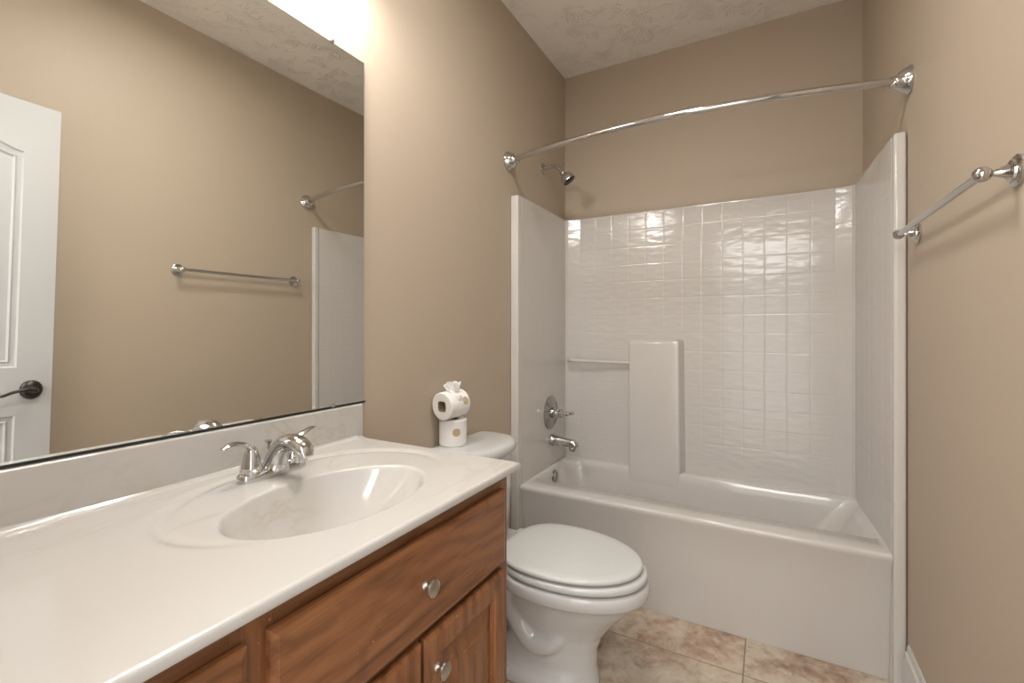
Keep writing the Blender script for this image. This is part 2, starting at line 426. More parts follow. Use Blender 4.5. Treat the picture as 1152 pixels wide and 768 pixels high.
def tower(x0, x1, yf, z, r):           # the right side slants back to the wall
    lp = rrect(x0, x1, yf, 2.6805, [r, r, 0, 0], z, 4)
    return [(x + (0.020 * min(1, max(0, (y - yf - r * 0.9) / (2.6805 - yf - r * 0.9))) if x > (x0 + x1) / 2 and y > yf + r * 0.9 else 0), y, z_) for x, y, z_ in lp]
g = loft([tower(-0.700, -0.418, 2.6155, 0.40, 0.012), tower(-0.700, -0.418, 2.6165, 0.43, 0.012), tower(-0.700, -0.418, 2.622, 0.47, 0.012), tower(-0.700, -0.418, 2.627, 0.51, 0.012), tower(-0.700, -0.419, TY, 0.60, 0.012), tower(-0.700, -0.424, TY, 1.185, 0.012), tower(-0.697, -0.427, TY + 0.004, 1.203, 0.012), tower(-0.690, -0.434, TY + 0.014, 1.212, 0.01), tower(-0.685, -0.439, TY + 0.03, 1.214, 0.008)])
obj('soap_pillar', g, m_acr, sur, auto=50)
g = tube([(-1.078, 2.655, 1.078), (-1.055, 2.628, 1.079), (-1.02, 2.622, 1.078), (-0.86, 2.625, 1.077), (-0.698, 2.645, 1.075)], 0.0095, n=14)
obj('grab_bar', g, m_acr, sur)
# ------------------------------------------------------------------ bathtub
tub = sur
obj('flange_return', prism([(XL + 0.001, 2.0725), (-1.0953, 2.0725), (-1.0953, 2.16), (XL + 0.001, 2.16)], 0.001, 0.4755), m_acr, sur)
obj('flange_return', prism([(wr(2.08), 2.0725), (0.3803, 2.0725), (0.3803, 2.16), (wr(2.16), 2.16)], 0.001, 0.4755), m_acr, sur)
def tb(x0, x1, y0, y1, r, z): return rrect(x0, x1, y0, y1, r, z, 10)
g = loft([tb(-1.0948, 0.3812, 2.118, 2.679, 0.002, 0.001),
          tb(-1.0948, 0.3812, 2.112, 2.679, 0.002, 0.06),
          tb(-1.0948, 0.3812, 2.085, 2.679, 0.002, 0.30),
          tb(-1.0948, 0.3812, 2.064, 2.679, 0.002, 0.42),
          tb(-1.0948, 0.3812, 2.052, 2.679, 0.002, 0.455),
          tb(-1.0948, 0.3812, 2.048, 2.679, 0.002, 0.470),
          tb(-1.0948, 0.3812, 2.052, 2.679, 0.002, 0.479),
          tb(-1.0948, 0.3812, 2.064, 2.679, 0.002, 0.482),
          tb(-1.088, 0.366, 2.180, 2.632, (0.05, 0.02, 0.03, 0.09), 0.480),
          tb(-1.082, 0.358, 2.188, 2.627, (0.06, 0.03, 0.04, 0.11), 0.472),
          tb(-1.074, 0.330, 2.198, 2.618, (0.08, 0.05, 0.06, 0.14), 0.43),
          tb(-1.062, 0.22, 2.215, 2.600, (0.12, 0.09, 0.10, 0.17), 0.25),
          tb(-1.045, 0.12, 2.235, 2.585, (0.13, 0.12, 0.12, 0.16), 0.12),
          tb(-1.01, 0.06, 2.27, 2.555, (0.11, 0.11, 0.11, 0.13), 0.085),
          tb(-0.96, 0.0, 2.31, 2.52, (0.08, 0.08, 0.08, 0.08), 0.078)], cap0=True, cap1=True)
obj('tub_shell', g, m_acr, tub, auto=60)
ov = obj('overflow_plate', lathe((-1.0755, 2.43, 0.425), (1, 0, 0.03), [(0, 0.036), (0.006, 0.036), (0.010, 0.032), (0.011, 0.014), (0.009, 0.006), (0.009, 0)]), m_chrome_dark, tub)

# ------------------------------------------------------------------ valve, spout, shower head, rod
vx = -1.0975
val = thing('shower_valve', (vx, 2.425, 0.789), 'chrome shower valve with round plate and lever handle on the left surround wall', 'shower valve')
obj('escutcheon', lathe((vx, 2.425, 0.789), (1, 0, 0), [(0, 0.096), (0.004, 0.096), (0.009, 0.088), (0.011, 0.060), (0.016, 0.054), (0.017, 0.034), (0.017, 0)], n=48), m_chrome_dark, val)
hd = obj('handle', lathe((vx + 0.017, 2.425, 0.789), (1, 0, 0), [(0, 0.030), (0.012, 0.031), (0.018, 0.024), (0.022, 0.030), (0.036, 0.030), (0.040, 0.023), (0.046, 0.026), (0.062, 0.024), (0.068, 0.014), (0.078, 0.010), (0.084, 0.015), (0.092, 0.013), (0.097, 0.005)]), m_chrome, val)
obj('lever', tube([(vx + 0.098, 2.425, 0.789), (vx + 0.115, 2.415, 0.793), (vx + 0.135, 2.405, 0.798), (vx + 0.150, 2.397, 0.802)], [0.008, 0.007, 0.009, 0.011]), m_chrome, hd)
obj('lever', tube([(vx + 0.084, 2.425, 0.789), (vx + 0.086, 2.445, 0.785), (vx + 0.088, 2.465, 0.782)], [0.007, 0.006, 0.008]), m_chrome, hd)
sp = thing('tub_spout', (-1.0975, 2.43, 0.632), 'chrome bathtub spout on the left surround wall below the valve', 'tub spout')
obj('spout_body', tube([(-1.0955, 2.43, 0.632), (-1.080, 2.43, 0.632), (-1.070, 2.43, 0.632), (-1.0, 2.43, 0.628), (-0.965, 2.43, 0.624), (-0.948, 2.43, 0.616), (-0.943, 2.43, 0.606)], [0.033, 0.033, 0.029, 0.025, 0.024, 0.022, 0.018], n=24, smooth=3), m_chrome, sp)
obj('outlet', lathe((-0.962, 2.43, 0.618), (0, 0, -1), [(0, 0.020), (0.028, 0.021), (0.034, 0.019), (0.033, 0.012), (0.02, 0.011)]), m_chrome, sp)
sh = thing('shower_head', (XL, 2.415, 2.197), 'chrome shower head on a short bent arm high on the left wall', 'shower head')
obj('wall_flange', lathe((XL + 0.0005, 2.415, 2.197), (1, 0, 0), [(0, 0.033), (0.005, 0.032), (0.012, 0.020), (0.014, 0.012)]), m_chrome, sh)
obj('shower_arm', tube([(XL + 0.003, 2.415, 2.197), (XL + 0.05, 2.415, 2.201), (XL + 0.085, 2.413, 2.194), (XL + 0.115, 2.410, 2.165), (XL + 0.127, 2.409, 2.152)], 0.0105), m_chrome, sh)
hdir = Vector((0.60, 0.06, -0.80)).normalized()
ho = Vector((XL + 0.119, 2.410, 2.160))
obj('spray_head', lathe(ho, hdir, [(0, 0.012), (0.008, 0.016), (0.014, 0.016), (0.018, 0.013), (0.024, 0.020), (0.034, 0.031), (0.050, 0.038), (0.068, 0.041), (0.074, 0.040), (0.073, 0.036), (0.070, 0.034)], cap1=False), m_chrome, sh)
obj('spray_face', lathe(ho + hdir * 0.0695, hdir, [(0, 0.0345), (0.0015, 0.034), (0.0015, 0.02), (0.003, 0.018), (0.003, 0)]), m_bronze, sh)['label'] = 'dark spray face'

rod = thing('shower_curtain_rod', (-0.36, 1.95, 2.11), 'curved chrome shower curtain rod spanning between the side walls above the tub', 'curtain rod')
pts = []
for i in range(25):
    u = i / 24; x = XL + 0.03 + (XR - XL - 0.06) * u
    pts.append((x, 2.00 - 0.115 * 4 * u * (1 - u), 2.111))
obj('rod', tube(pts, 0.0128, smooth=1, n=20), m_chrome, rod)
prof = [(0, 0.047), (0.006, 0.047), (0.009, 0.044), (0.020, 0.039), (0.034, 0.030), (0.038, 0.024), (0.044, 0.021), (0.056, 0.019), (0.060, 0.014)]
obj('end_flange', lathe((XL + 0.0005, 2.005, 2.111), (1, -0.06, 0), prof), m_chrome, rod)
obj('end_flange', lathe((wr(2.0) + 0.0015, 2.005, 2.111), (-1, -0.06, 0), prof), m_chrome, rod)

# ------------------------------------------------------------------ towel bar
BX, BZ, BY0, BY1 = 0.368, 1.577, 1.240, 1.905
tw = thing('towel_bar', (XR, 1.57, BZ), 'chrome towel bar with round posts on the tan right wall', 'towel bar')
obj('bar', tube([(BX, BY0, BZ), (BX, BY1 + 0.008, BZ)], 0.0085, smooth=1, n=20), m_chrome, tw)
for y in (BY0, BY1):
    pr = [(0, 0.031), (0.005, 0.031), (0.008, 0.027), (0.009, 0.022), (0.013, 0.021), (0.016, 0.014), (0.022, 0.011), (0.034, 0.0065), (0.038, 0.006), (0.040, 0.009), (0.043, 0.009), (0.045, 0.007)]
    p_ = obj('post', lathe((XR - 0.0005, y, BZ), (-1, 0, 0), pr), m_chrome, tw)
    R_ = 0.0155
    obj('ball_joint', lathe((BX + R_, y, BZ), (-1, 0, 0), [(R_ - R_ * math.cos(PI * k / 12), R_ * math.sin(PI * k / 12)) for k in range(13)], n=24), m_chrome, p_)

# ------------------------------------------------------------------ vanity
VY0, VY1 = YF + 0.001, 1.010
FX = -0.578; OX = -0.560
van = thing('vanity_cabinet', (-0.86, 0.49, 0), 'knotty brown alder vanity cabinet with drawers and raised-panel doors under the white top', 'cabinet')
g = box(XL + 0.002, FX - 0.0202, VY0, VY0 + 0.016, 0.10, 0.9145); box(XL + 0.002, FX - 0.0202, VY1 - 0.016, VY1, 0.10, 0.9145, g); box(XL + 0.002, FX - 0.0202, VY0 + 0.016, VY1 - 0.016, 0.10, 0.118, g); box(XL + 0.002, XL + 0.010, VY0 + 0.016, VY1 - 0.016, 0.118, 0.9145, g); box(XL + 0.010, FX - 0.0202, 0.345, 0.361, 0.118, 0.74, g); box(FX - 0.0202, FX - 0.0200, VY0 + 0.016, VY1 - 0.016, 0.118, 0.9145, g)
obj('cabinet_box', g, m_wood_v, van, smooth=False)
obj('toe_kick', box(XL + 0.002, FX - 0.07, VY0, VY1, 0.001, 0.0995), m_wood_h2, van, smooth=False)
for (a, b_) in ((VY0, 0.02), (0.325, 0.381), (0.953, VY1)): obj('stile', box(FX - 0.0198, FX, a, b_, 0.10, 0.9145), m_wood_v, van, smooth=False, bevel=0.001)
for (z0, z1) in ((0.875, 0.9145), (0.680, 0.713), (0.10, 0.14)):
    for (a, b_) in ((0.02, 0.325), (0.381, 0.953)): obj('rail', box(FX - 0.0198, FX - 0.0002, a, b_, z0, z1), m_wood_h2, van, smooth=False)
def slab_front(name, y0, y1, z0, z1, mat):
    rings = []
    for ins, x in ((0.002, FX + 0.0002), (0.0, FX + 0.003), (0.0, OX - 0.006), (0.002, OX - 0.003), (0.007, OX - 0.0015), (0.010, OX), (0.012, OX)):
        rings.append([(x, y0 + ins, z0 + ins), (x, y1 - ins, z0 + ins), (x, y1 - ins, z1 - ins), (x, y0 + ins, z1 - ins)])
    return obj(name, loft(rings), mat, van, auto=20)
def raised_door(y0, y1, z0, z1):
    fr = 0.054; rings = []
    for ins, x in ((0.002, FX + 0.0002), (0.0, FX + 0.003), (0.0, OX - 0.007), (0.003, OX - 0.003), (0.009, OX), (fr - 0.010, OX), (fr - 0.006, OX - 0.003), (fr - 0.002, OX - 0.004), (fr, OX - 0.012)):
        rings.append([(x, y0 + ins, z0 + ins), (x, y1 - ins, z0 + ins), (x, y1 - ins, z1 - ins), (x, y0 + ins, z1 - ins)])
    d = obj('door', loft(rings, cap1=False), m_wood_v, van, auto=20)
    rings = []
    for ins, x in ((fr, OX - 0.0125), (fr + 0.006, OX - 0.0125), (fr + 0.042, OX - 0.003), (fr + 0.043, OX - 0.001), (fr + 0.046, OX - 0.001)):
        rings.append([(x, y0 + ins, z0 + ins), (x, y1 - ins, z0 + ins), (x, y1 - ins, z1 - ins), (x, y0 + ins, z1 - ins)])
    obj('raised_panel', loft(rings, cap0=False), m_wood_v2, d, auto=15)
    return d
def knob(y, z, parent):
    g = lathe((OX, y, z), (1, 0, 0), [(0, 0.0085), (0.002, 0.0085), (0.005, 0.0055), (0.012, 0.0045), (0.015, 0.006), (0.018, 0.0135), (0.021, 0.0165), (0.024, 0.0160), (0.0265, 0.011), (0.0275, 0.004), (0.0275, 0)], n=28)
    k = obj('knob', g, m_nickel, parent); k['label'] = 'brushed nickel knob'
dr = slab_front('drawer_front', 0.369, 0.976, 0.705, 0.881, m_wood_h); knob(0.670, 0.795, dr)
for (z0, z1) in ((0.705, 0.881), (0.43, 0.688), (0.125, 0.41)):
    d = slab_front('drawer_front', VY0 + 0.02, 0.339, z0, z1, m_wood_h); knob(0.155, (z0 + z1) / 2, d)
d = raised_door(0.677, 0.973, 0.118, 0.687); knob(0.705, 0.621, d)
d = raised_door(0.367, 0.667, 0.118, 0.687); knob(0.639, 0.621, d)

# ------------------------------------------------------------------ countertop with integral bowl
ct = thing('vanity_countertop', (-0.86, 0.49, 0.915), 'off-white marbled vanity countertop with integral oval sink and backsplash', 'countertop')
CX, CY, CAX, CAY = -0.782, 0.653, 0.1485, 0.219
x0, x1, y0, y1 = XL + 0.001, -0.553, VY0, 1.037
ZTOP = 0.933; BD = 0.135
NA = 192
def zat(x, y):
    # shallow moulded ring round the bowl, deepest at the back and fading to the front
    rx, ry = (x + 0.852) / 0.221, (y - 0.682) / 0.301
    d = (math.hypot(rx, ry) - 1.0) * 0.26
    fade = min(1, max(0, (-0.70 - x) / 0.16))
    z = -0.0042 * math.exp(-(d / 0.010) ** 2) * fade
    z -= 0.0022 * fade * (1 / (1 + math.exp(d / 0.004)))
    # cove up to the backsplash
    dx = x - (XL + 0.021)
    if dx < 0.012: z += 0.8 * (0.012 - math.sqrt(max(0, 0.012 ** 2 - (0.012 - max(dx, 0)) ** 2)))
    return ZTOP + z
angs = [2 * PI * k / NA for k in range(NA)]
# snap angles to rectangle corners
ein = 0.006
def rect_hit(a):
    dx, dy = math.cos(a) * CAX, math.sin(a) * CAY
    ts = []
    if dx > 0: ts.append((x1 - ein - CX) / dx)
    if dx < 0: ts.append((x0 - CX) / dx)
    if dy > 0: ts.append((y1 - ein - CY) / dy)
    if dy < 0: ts.append((y0 - CY) / dy)
    return min(ts)
for (cxn, cyn) in ((x1 - ein, y1 - ein), (x1 - ein, y0), (x0, y1 - ein), (x0, y0)):
    a = math.atan2((cyn - CY) / CAY, (cxn - CX) / CAX) % (2 * PI)
    k = min(range(NA), key=lambda q: abs(angs[q] - a)); angs[k] = a
rings = []
# bowl from drain outwards
for s_ in (0.07, 0.10, 0.16, 0.24, 0.32, 0.40, 0.48, 0.56, 0.64, 0.71, 0.77, 0.82, 0.86, 0.90, 0.93, 0.955, 0.972):
    z = ZTOP - 0.007 - BD * (1 - (s_ / 0.975) ** 2.6)
    ox = -0.035 * (1 - s_)            # the drain sits a little to the back
    rings.append([(CX + ox + math.cos(a) * CAX * s_, CY + math.sin(a) * CAY * s_, z) for a in angs])
for s_, dz in ((0.982, -0.0045), (0.992, -0.0022), (1.004, -0.0008), (1.02, -0.0002)):
    rings.append([(CX + math.cos(a) * CAX * s_, CY + math.sin(a) * CAY * s_, zat(CX + math.cos(a) * CAX * s_, CY + math.sin(a) * CAY * s_) * 0 + ZTOP - 0.0022 * min(1, max(0, (-0.70 - (CX + math.cos(a) * CAX)) / 0.16)) + dz) for a in angs])
ST = 70
for j in range(1, ST + 1):
    u = j / ST; r = []
    for a in angs:
        th = rect_hit(a); s_ = 1.02 + (th - 1.02) * u ** 1.15
        x, y = CX + math.cos(a) * CAX * s_, CY + math.sin(a) * CAY * s_
        r.append((x, y, zat(x, y)))
    rings.append(r)
last = rings[-1]
def push(r, d, z):
    out = []
    for (x, y, zz) in r:
        nx = x + (d if abs(x - (x1 - ein)) < 1e-5 else 0); ny = y + (d if abs(y - (y1 - ein)) < 1e-5 else 0)
        out.append((nx, ny, z))
    return out
rings.append(push(last, 0.003, ZTOP - 0.0008)); rings.append(push(last, 0.0052, ZTOP - 0.003)); rings.append(push(last, 0.006, ZTOP - 0.006))
rings.append(push(last, 0.006, ZTOP - 0.0155)); rings.append(push(last, 0.004, ZTOP - 0.018))
# keep the back row's cove only on the top ring
top = obj('countertop', loft(rings, cap0=False, cap1=False), m_marble, ct, auto=50)
# backsplash
g = prism([(XL + 0.001, VY0), (XL + 0.021, VY0), (XL + 0.021, 1.038), (XL + 0.019, 1.043), (XL + 0.001, 1.045)], ZTOP - 0.018, 1.0365)
obj('backsplash', g, m_marble_bs, ct, bevel=0.005, segs=3)
g = lathe((CX - 0.0325, CY, ZTOP - 0.007 - BD - 0.004), (0, 0, 1), [(0, 0.018), (0.003, 0.020), (0.006, 0.019), (0.004, 0.012), (0.001, 0.010), (0.001, 0)], n=28)
obj('drain', g, m_chrome, ct)

# ------------------------------------------------------------------ faucet
FXc, FYc, FZ = -1.022, 0.674, ZTOP - 0.002
fa = thing('bathroom_faucet', (FXc, FYc, FZ), 'chrome two-handle centerset faucet behind the oval sink', 'faucet')
def stad(hx, hy, z, n=40):
    out = []
    for k in range(n):
        a = 2 * PI * k / n; c, s_ = math.cos(a), math.sin(a)
        out.append((FXc + hx * math.copysign(abs(c) ** 0.75, c), FYc + hy * math.copysign(abs(s_) ** 0.62, s_), z))
    return out
obj('base_plate', loft([stad(0.026, 0.082, FZ), stad(0.027, 0.083, FZ + 0.004), stad(0.026, 0.082, FZ + 0.013), stad(0.023, 0.079, FZ + 0.018), stad(0.018, 0.074, FZ + 0.020)]), m_chrome, fa)
# spout: broad body rising from the base, domed end over the bowl
g = G(); rings = []
FS = FYc + 0.005
path = catmull([(FXc + 0.002, FS, FZ + 0.012), (FXc + 0.006, FS, FZ + 0.034), (FXc + 0.020, FS, FZ + 0.058), (FXc + 0.048, FS, FZ + 0.078), (FXc + 0.080, FS, FZ + 0.082), (FXc + 0.106, FS, FZ + 0.071), (FXc + 0.119, FS, FZ + 0.054)], 6)
wid = [v[0] for v in catmull([(0.034, 0, 0), (0.026, 0, 0), (0.022, 0, 0), (0.022, 0, 0), (0.023, 0, 0), (0.021, 0, 0), (0.014, 0, 0)], 6)]
thk = [v[0] for v in catmull([(0.030, 0, 0), (0.027, 0, 0), (0.023, 0, 0), (0.020, 0, 0), (0.018, 0, 0), (0.016, 0, 0), (0.008, 0, 0)], 6)]
for i, p in enumerate(path):
    d_ = (path[min(i + 1, len(path) - 1)] - path[max(i - 1, 0)]).normalized(); nrm = Vector((0, 1, 0)).cross(d_)
    rings.append([p + Vector((0, 1, 0)) * (wid[i] * math.cos(2 * PI * k / 24)) + nrm * (thk[i] * math.sin(2 * PI * k / 24)) for k in range(24)])
spo = obj('spout', loft(rings), m_chrome, fa)
obj('aerator', lathe((FXc + 0.092, FS, FZ + 0.072), (0.12, 0, -1), [(0, 0.015), (0.026, 0.0145), (0.030, 0.013), (0.029, 0.009), (0.022, 0.009)]), m_chrome, spo)
for sgn in (-1, 1):
    hy_ = FYc + sgn * 0.052
    hb = obj('handle', lathe((FXc, hy_, FZ + 0.016), (0, 0, 1), [(0, 0.0235), (0.008, 0.0235), (0.010, 0.0215), (0.014, 0.0215), (0.030, 0.0185), (0.046, 0.0145), (0.055, 0.012), (0.060, 0.006)], n=32), m_chrome, fa)
    L = [(FXc + 0.001, hy_ - sgn * 0.006, FZ + 0.058), (FXc + 0.002, hy_ + sgn * 0.010, FZ + 0.079), (FXc + 0.008, hy_ + sgn * 0.036, FZ + 0.090), (FXc + 0.014, hy_ + sgn * 0.058, FZ + 0.091), (FXc + 0.018, hy_ + sgn * 0.074, FZ + 0.087)]
    if sgn > 0: L = [(FXc + 0.001, hy_ - 0.008, FZ + 0.056), (FXc + 0.0, hy_ + 0.008, FZ + 0.072), (FXc - 0.0, hy_ + 0.030, FZ + 0.082), (FXc - 0.0, hy_ + 0.048, FZ + 0.088), (FXc, hy_ + 0.060, FZ + 0.090)]
    obj('lever', tube(L, [0.012, 0.0125, 0.011, 0.009, 0.005], n=18, flat=0.5, fixed=(1, 0, 0)), m_chrome, hb)
g = lathe((FXc - 0.036, FYc + 0.012, FZ + 0.002), (0, 0, 1), [(0, 0.006), (0.004, 0.0035), (0.05, 0.003), (0.054, 0.0045), (0.058, 0.0035), (0.062, 0.005), (0.068, 0.0085), (0.071, 0.0085), (0.072, 0.0)], n=20)
obj('lift_rod', g, m_chrome, fa)

# ------------------------------------------------------------------ mirror
mi = thing('wall_mirror', (XL, 0.52, 1.037), 'large frameless wall mirror standing on the backsplash of the vanity', 'mirror')
tilt = 0.0035
mx0 = XL + 0.0075; MZ0, MZ1 = 1.0385, 2.128; MY0, MY1 = -0.03, 1.0600
g = G()
def mx(z): return XL + 0.0085
v8 = []
BV = 0.0045
for z in (MZ0 + 0.0045, MZ1 - BV):
    v8 += [(mx(z), MY0, z), (mx(z), MY1 - BV, z), (mx(z) - 0.006, MY1 - BV, z), (mx(z) - 0.006, MY0, z)]
g.add(v8, [(0, 1, 5, 4)], 0)
g.add(v8, [(1, 2, 6, 5), (3, 0, 4, 7), (4, 5, 6, 7)], 1)
g.add(v8, [(2, 3, 7, 6), (0, 3, 2, 1)], 2)
obj('glass', g, [m_mirror, m_medge, m_black], mi, smooth=False)
a_ = mx(0); e_ = a_ - 0.0028
g = G(); g.add([(a_, MY1 - BV, MZ0 + 0.0045), (a_, MY1 - BV, MZ1 - BV), (e_, MY1, MZ1), (e_, MY1, MZ0 + 0.0045), (a_ - 0.006, MY1, MZ0 + 0.0045), (a_ - 0.006, MY1, MZ1)], [(0, 3, 2, 1), (3, 4, 5, 2)])
obj('side_bevel', g, m_medge, mi, smooth=False)['label'] = 'bright ground glass edge'
g = G(); g.add([(a_, MY0, MZ1 - BV), (a_, MY1 - BV, MZ1 - BV), (e_, MY1, MZ1), (e_, MY0, MZ1), (a_ - 0.006, MY0, MZ1), (a_ - 0.006, MY1, MZ1)], [(0, 1, 2, 3), (3, 2, 5, 4)])
obj('top_bevel', g, m_mirror, mi, smooth=False)
g = box(XL + 0.0035, XL + 0.0102, MY0, MY1, MZ0 - 0.0012, MZ0 + 0.0043)
obj('bottom_edge', g, m_black, mi, smooth=False)['label'] = 'black corroded bottom edge'
def clip(y, z, up):
    g = lathe((mx(z) + 0.0005, y, z), (1, 0, 0), [(0, 0.0075), (0.0025, 0.0070), (0.004, 0.004), (0.004, 0)], n=16)
    obj('clip', g, m_nickel, mi)
clip(0.931, MZ1 - 0.001, 1); clip(0.934, MZ0 + 0.008, -1); clip(0.30, MZ1 - 0.001, 1); clip(0.14, MZ0 + 0.008, -1)

# ------------------------------------------------------------------ toilet
TYc = 1.565
toi = thing('toilet', (-0.75, TYc, 0), 'white two-piece toilet with closed lid between the vanity and the bathtub', 'toilet')
def egg(xb, xf, hw, z, cy=TYc, n=56, sq=0.72, mid=0.40):
    """egg outline: squared back at xb, round front at xf"""
    xm = xb + (xf - xb) * mid; out = []
    for k in range(n):
        a = 2 * PI * k / n; c, s_ = math.cos(a), math.sin(a)
        if c >= 0: x = xm + (xf - xm) * c; y = hw * s_
        else: x = xm - (xm - xb) * abs(c) ** sq; y = hw * math.copysign(abs(s_) ** (0.80), s_)
        out.append((x, cy + y, z))
    return out
g = loft([egg(-0.93, -0.520, 0.118, 0.001, mid=0.55), egg(-0.93, -0.522, 0.114, 0.03, mid=0.55), egg(-0.90, -0.530, 0.094, 0.08, mid=0.55), egg(-0.88, -0.528, 0.092, 0.14, mid=0.55),
          egg(-0.88, -0.510, 0.098, 0.19, mid=0.5), egg(-0.87, -0.478, 0.115, 0.235, mid=0.45), egg(-0.87, -0.420, 0.142, 0.30, mid=0.42),
          egg(-0.87, -0.395, 0.163, 0.344, mid=0.40), egg(-0.87, -0.360, 0.190, 0.357, mid=0.40), egg(-0.87, -0.351, 0.199, 0.365, mid=0.40), egg(-0.87, -0.347, 0.203, 0.385, mid=0.40), egg(-0.87, -0.349, 0.202, 0.403, mid=0.40), egg(-0.865, -0.355, 0.197, 0.411, mid=0.40)])
# rear deck that carries the tank
loft([rrect(-1.10, -0.80, TYc - 0.10, TYc + 0.10, 0.05, z, 6) for z in (0.22, 0.24)] + [rrect(-1.115, -0.78, TYc - 0.17, TYc + 0.17, 0.06, z, 6) for z in (0.35, 0.406)] + [rrect(-1.110, -0.785, TYc - 0.165, TYc + 0.165, 0.06, 0.413, 6)], g=g)
# foot flange with bolt shoulders
loft([rrect(-1.00, -0.60, TYc - 0.125, TYc + 0.125, 0.07, z, 8) for z in (0.001, 0.028)] + [rrect(-0.98, -0.62, TYc - 0.112, TYc + 0.112, 0.07, 0.045, 8)], g=g)
for sg in (-1, 1):
    yy = TYc + sg * 0.082
    tube([(-0.62, yy - sg * 0.02, 0.215), (-0.68, yy, 0.165), (-0.745, yy + sg * 0.004, 0.165), (-0.80, yy + sg * 0.004, 0.23), (-0.86, yy, 0.30), (-0.93, yy - sg * 0.01, 0.29), (-0.965, yy - sg * 0.01, 0.20), (-0.97, yy - sg * 0.015, 0.10), (-0.97, yy - sg * 0.015, 0.03)], [0.035, 0.040, 0.042, 0.042, 0.044, 0.046, 0.046, 0.046, 0.046], n=16, g=g)
bw = obj('bowl', g, m_porc, toi)
rm = bw.modifiers.new('remesh', 'REMESH'); rm.mode = 'VOXEL'; rm.voxel_size = 0.006; rm.use_smooth_shade = True
smo = bw.modifiers.new('smooth', 'SMOOTH'); smo.factor = 0.5; smo.iterations = 4
for sg in (-1, 1):
    obj('bolt_cap', lathe((-0.835, TYc + sg * 0.118, 0.028), (0, 0, 1), [(0, 0.016), (0.012, 0.015), (0.02, 0.010), (0.023, 0.003)], n=20), m_porc, toi)
def slab(xb, xf, hw, z0, z1, r=0.008, mid=0.42, dome=0.0):
    R = []
    for ins, z in ((r, z0), (r * 0.3, z0 + r * 0.3), (0, z0 + r), (0, z1 - r), (r * 0.3, z1 - r * 0.3), (r, z1)):
        R.append(egg(xb + ins, xf - ins, hw - ins, z, mid=mid))
    if dome:
        for f_, zz in ((0.03, 0.35), (0.08, 0.75), (0.14, 1.0)):
            R.append(egg(xb + r + f_, xf - r - f_, hw - r - f_ * 0.9, z1 + dome * zz, mid=mid))
    return R
seat_o = slab(-0.865, -0.355, 0.202, 0.4175, 0.4425)
obj('seat', loft(seat_o), m_seat, toi, auto=50)
lid = obj('lid', loft(slab(-0.872, -0.371, 0.202, 0.4490, 0.4680, r=0.008, dome=0.0025)), m_seat, toi, auto=50)
for sg in (-1, 1):
    obj('hinge', box(-0.888, -0.862, TYc + sg * 0.075 - 0.02, TYc + sg * 0.075 + 0.02, 0.412, 0.460), m_seat, toi, bevel=0.006)
# rubber bumpers under seat and lid
for (x, y) in ((-0.44, 0.09), (-0.44, -0.09), (-0.72, 0.17), (-0.72, -0.17)):
    obj('bumper', lathe((x, TYc + y, 0.410), (0, 0, 1), [(0, 0.008), (0.0075, 0.008)], n=12), m_dark, toi)
    obj('bumper', lathe((x, TYc + y, 0.442), (0, 0, 1), [(0, 0.008), (0.007, 0.008)], n=12), m_dark, toi)
def dsh(xb, xf, hw, z, cy=TYc - 0.02, n=48, e=0.55):
    out = []
    for k in range(n + 1):
        a = -PI / 2 + PI * k / n; c, s_ = math.cos(a), math.sin(a)
        out.append((xb + 0.03 + (xf - xb - 0.03) * max(c, 0) ** e, cy + hw * math.copysign(abs(s_) ** 0.9, s_), z))
    out += [(xb + 0.008, cy + hw - 0.004, z), (xb, cy + hw - 0.02, z), (xb, cy - hw + 0.02, z), (xb + 0.008, cy - hw + 0.004, z)]
    return out
TB = -1.128
g = loft([dsh(TB + 0.012, -0.935, 0.172, 0.4145), dsh(TB + 0.008, -0.925, 0.180, 0.43), dsh(TB + 0.004, -0.915, 0.188, 0.55), dsh(TB + 0.004, -0.908, 0.190, 0.7705)])
obj('tank', g, m_porc, toi, auto=50)
g = loft([dsh(TB + 0.004, -0.912, 0.186, 0.771), dsh(TB, -0.898, 0.198, 0.773), dsh(TB, -0.890, 0.204, 0.782), dsh(TB, -0.888, 0.206, 0.796), dsh(TB, -0.891, 0.203, 0.807), dsh(TB + 0.003, -0.899, 0.195, 0.815), dsh(TB + 0.01, -0.915, 0.182, 0.8195), dsh(TB + 0.03, -0.95, 0.158, 0.8215)])
obj('tank_lid', g, m_porc, toi, auto=50)
fl = obj('flush_handle', lathe((-0.945, TYc - 0.15, 0.72), (1, -0.3, 0), [(0, 0.013), (0.012, 0.013), (0.016, 0.008)], n=20), m_chrome, toi)

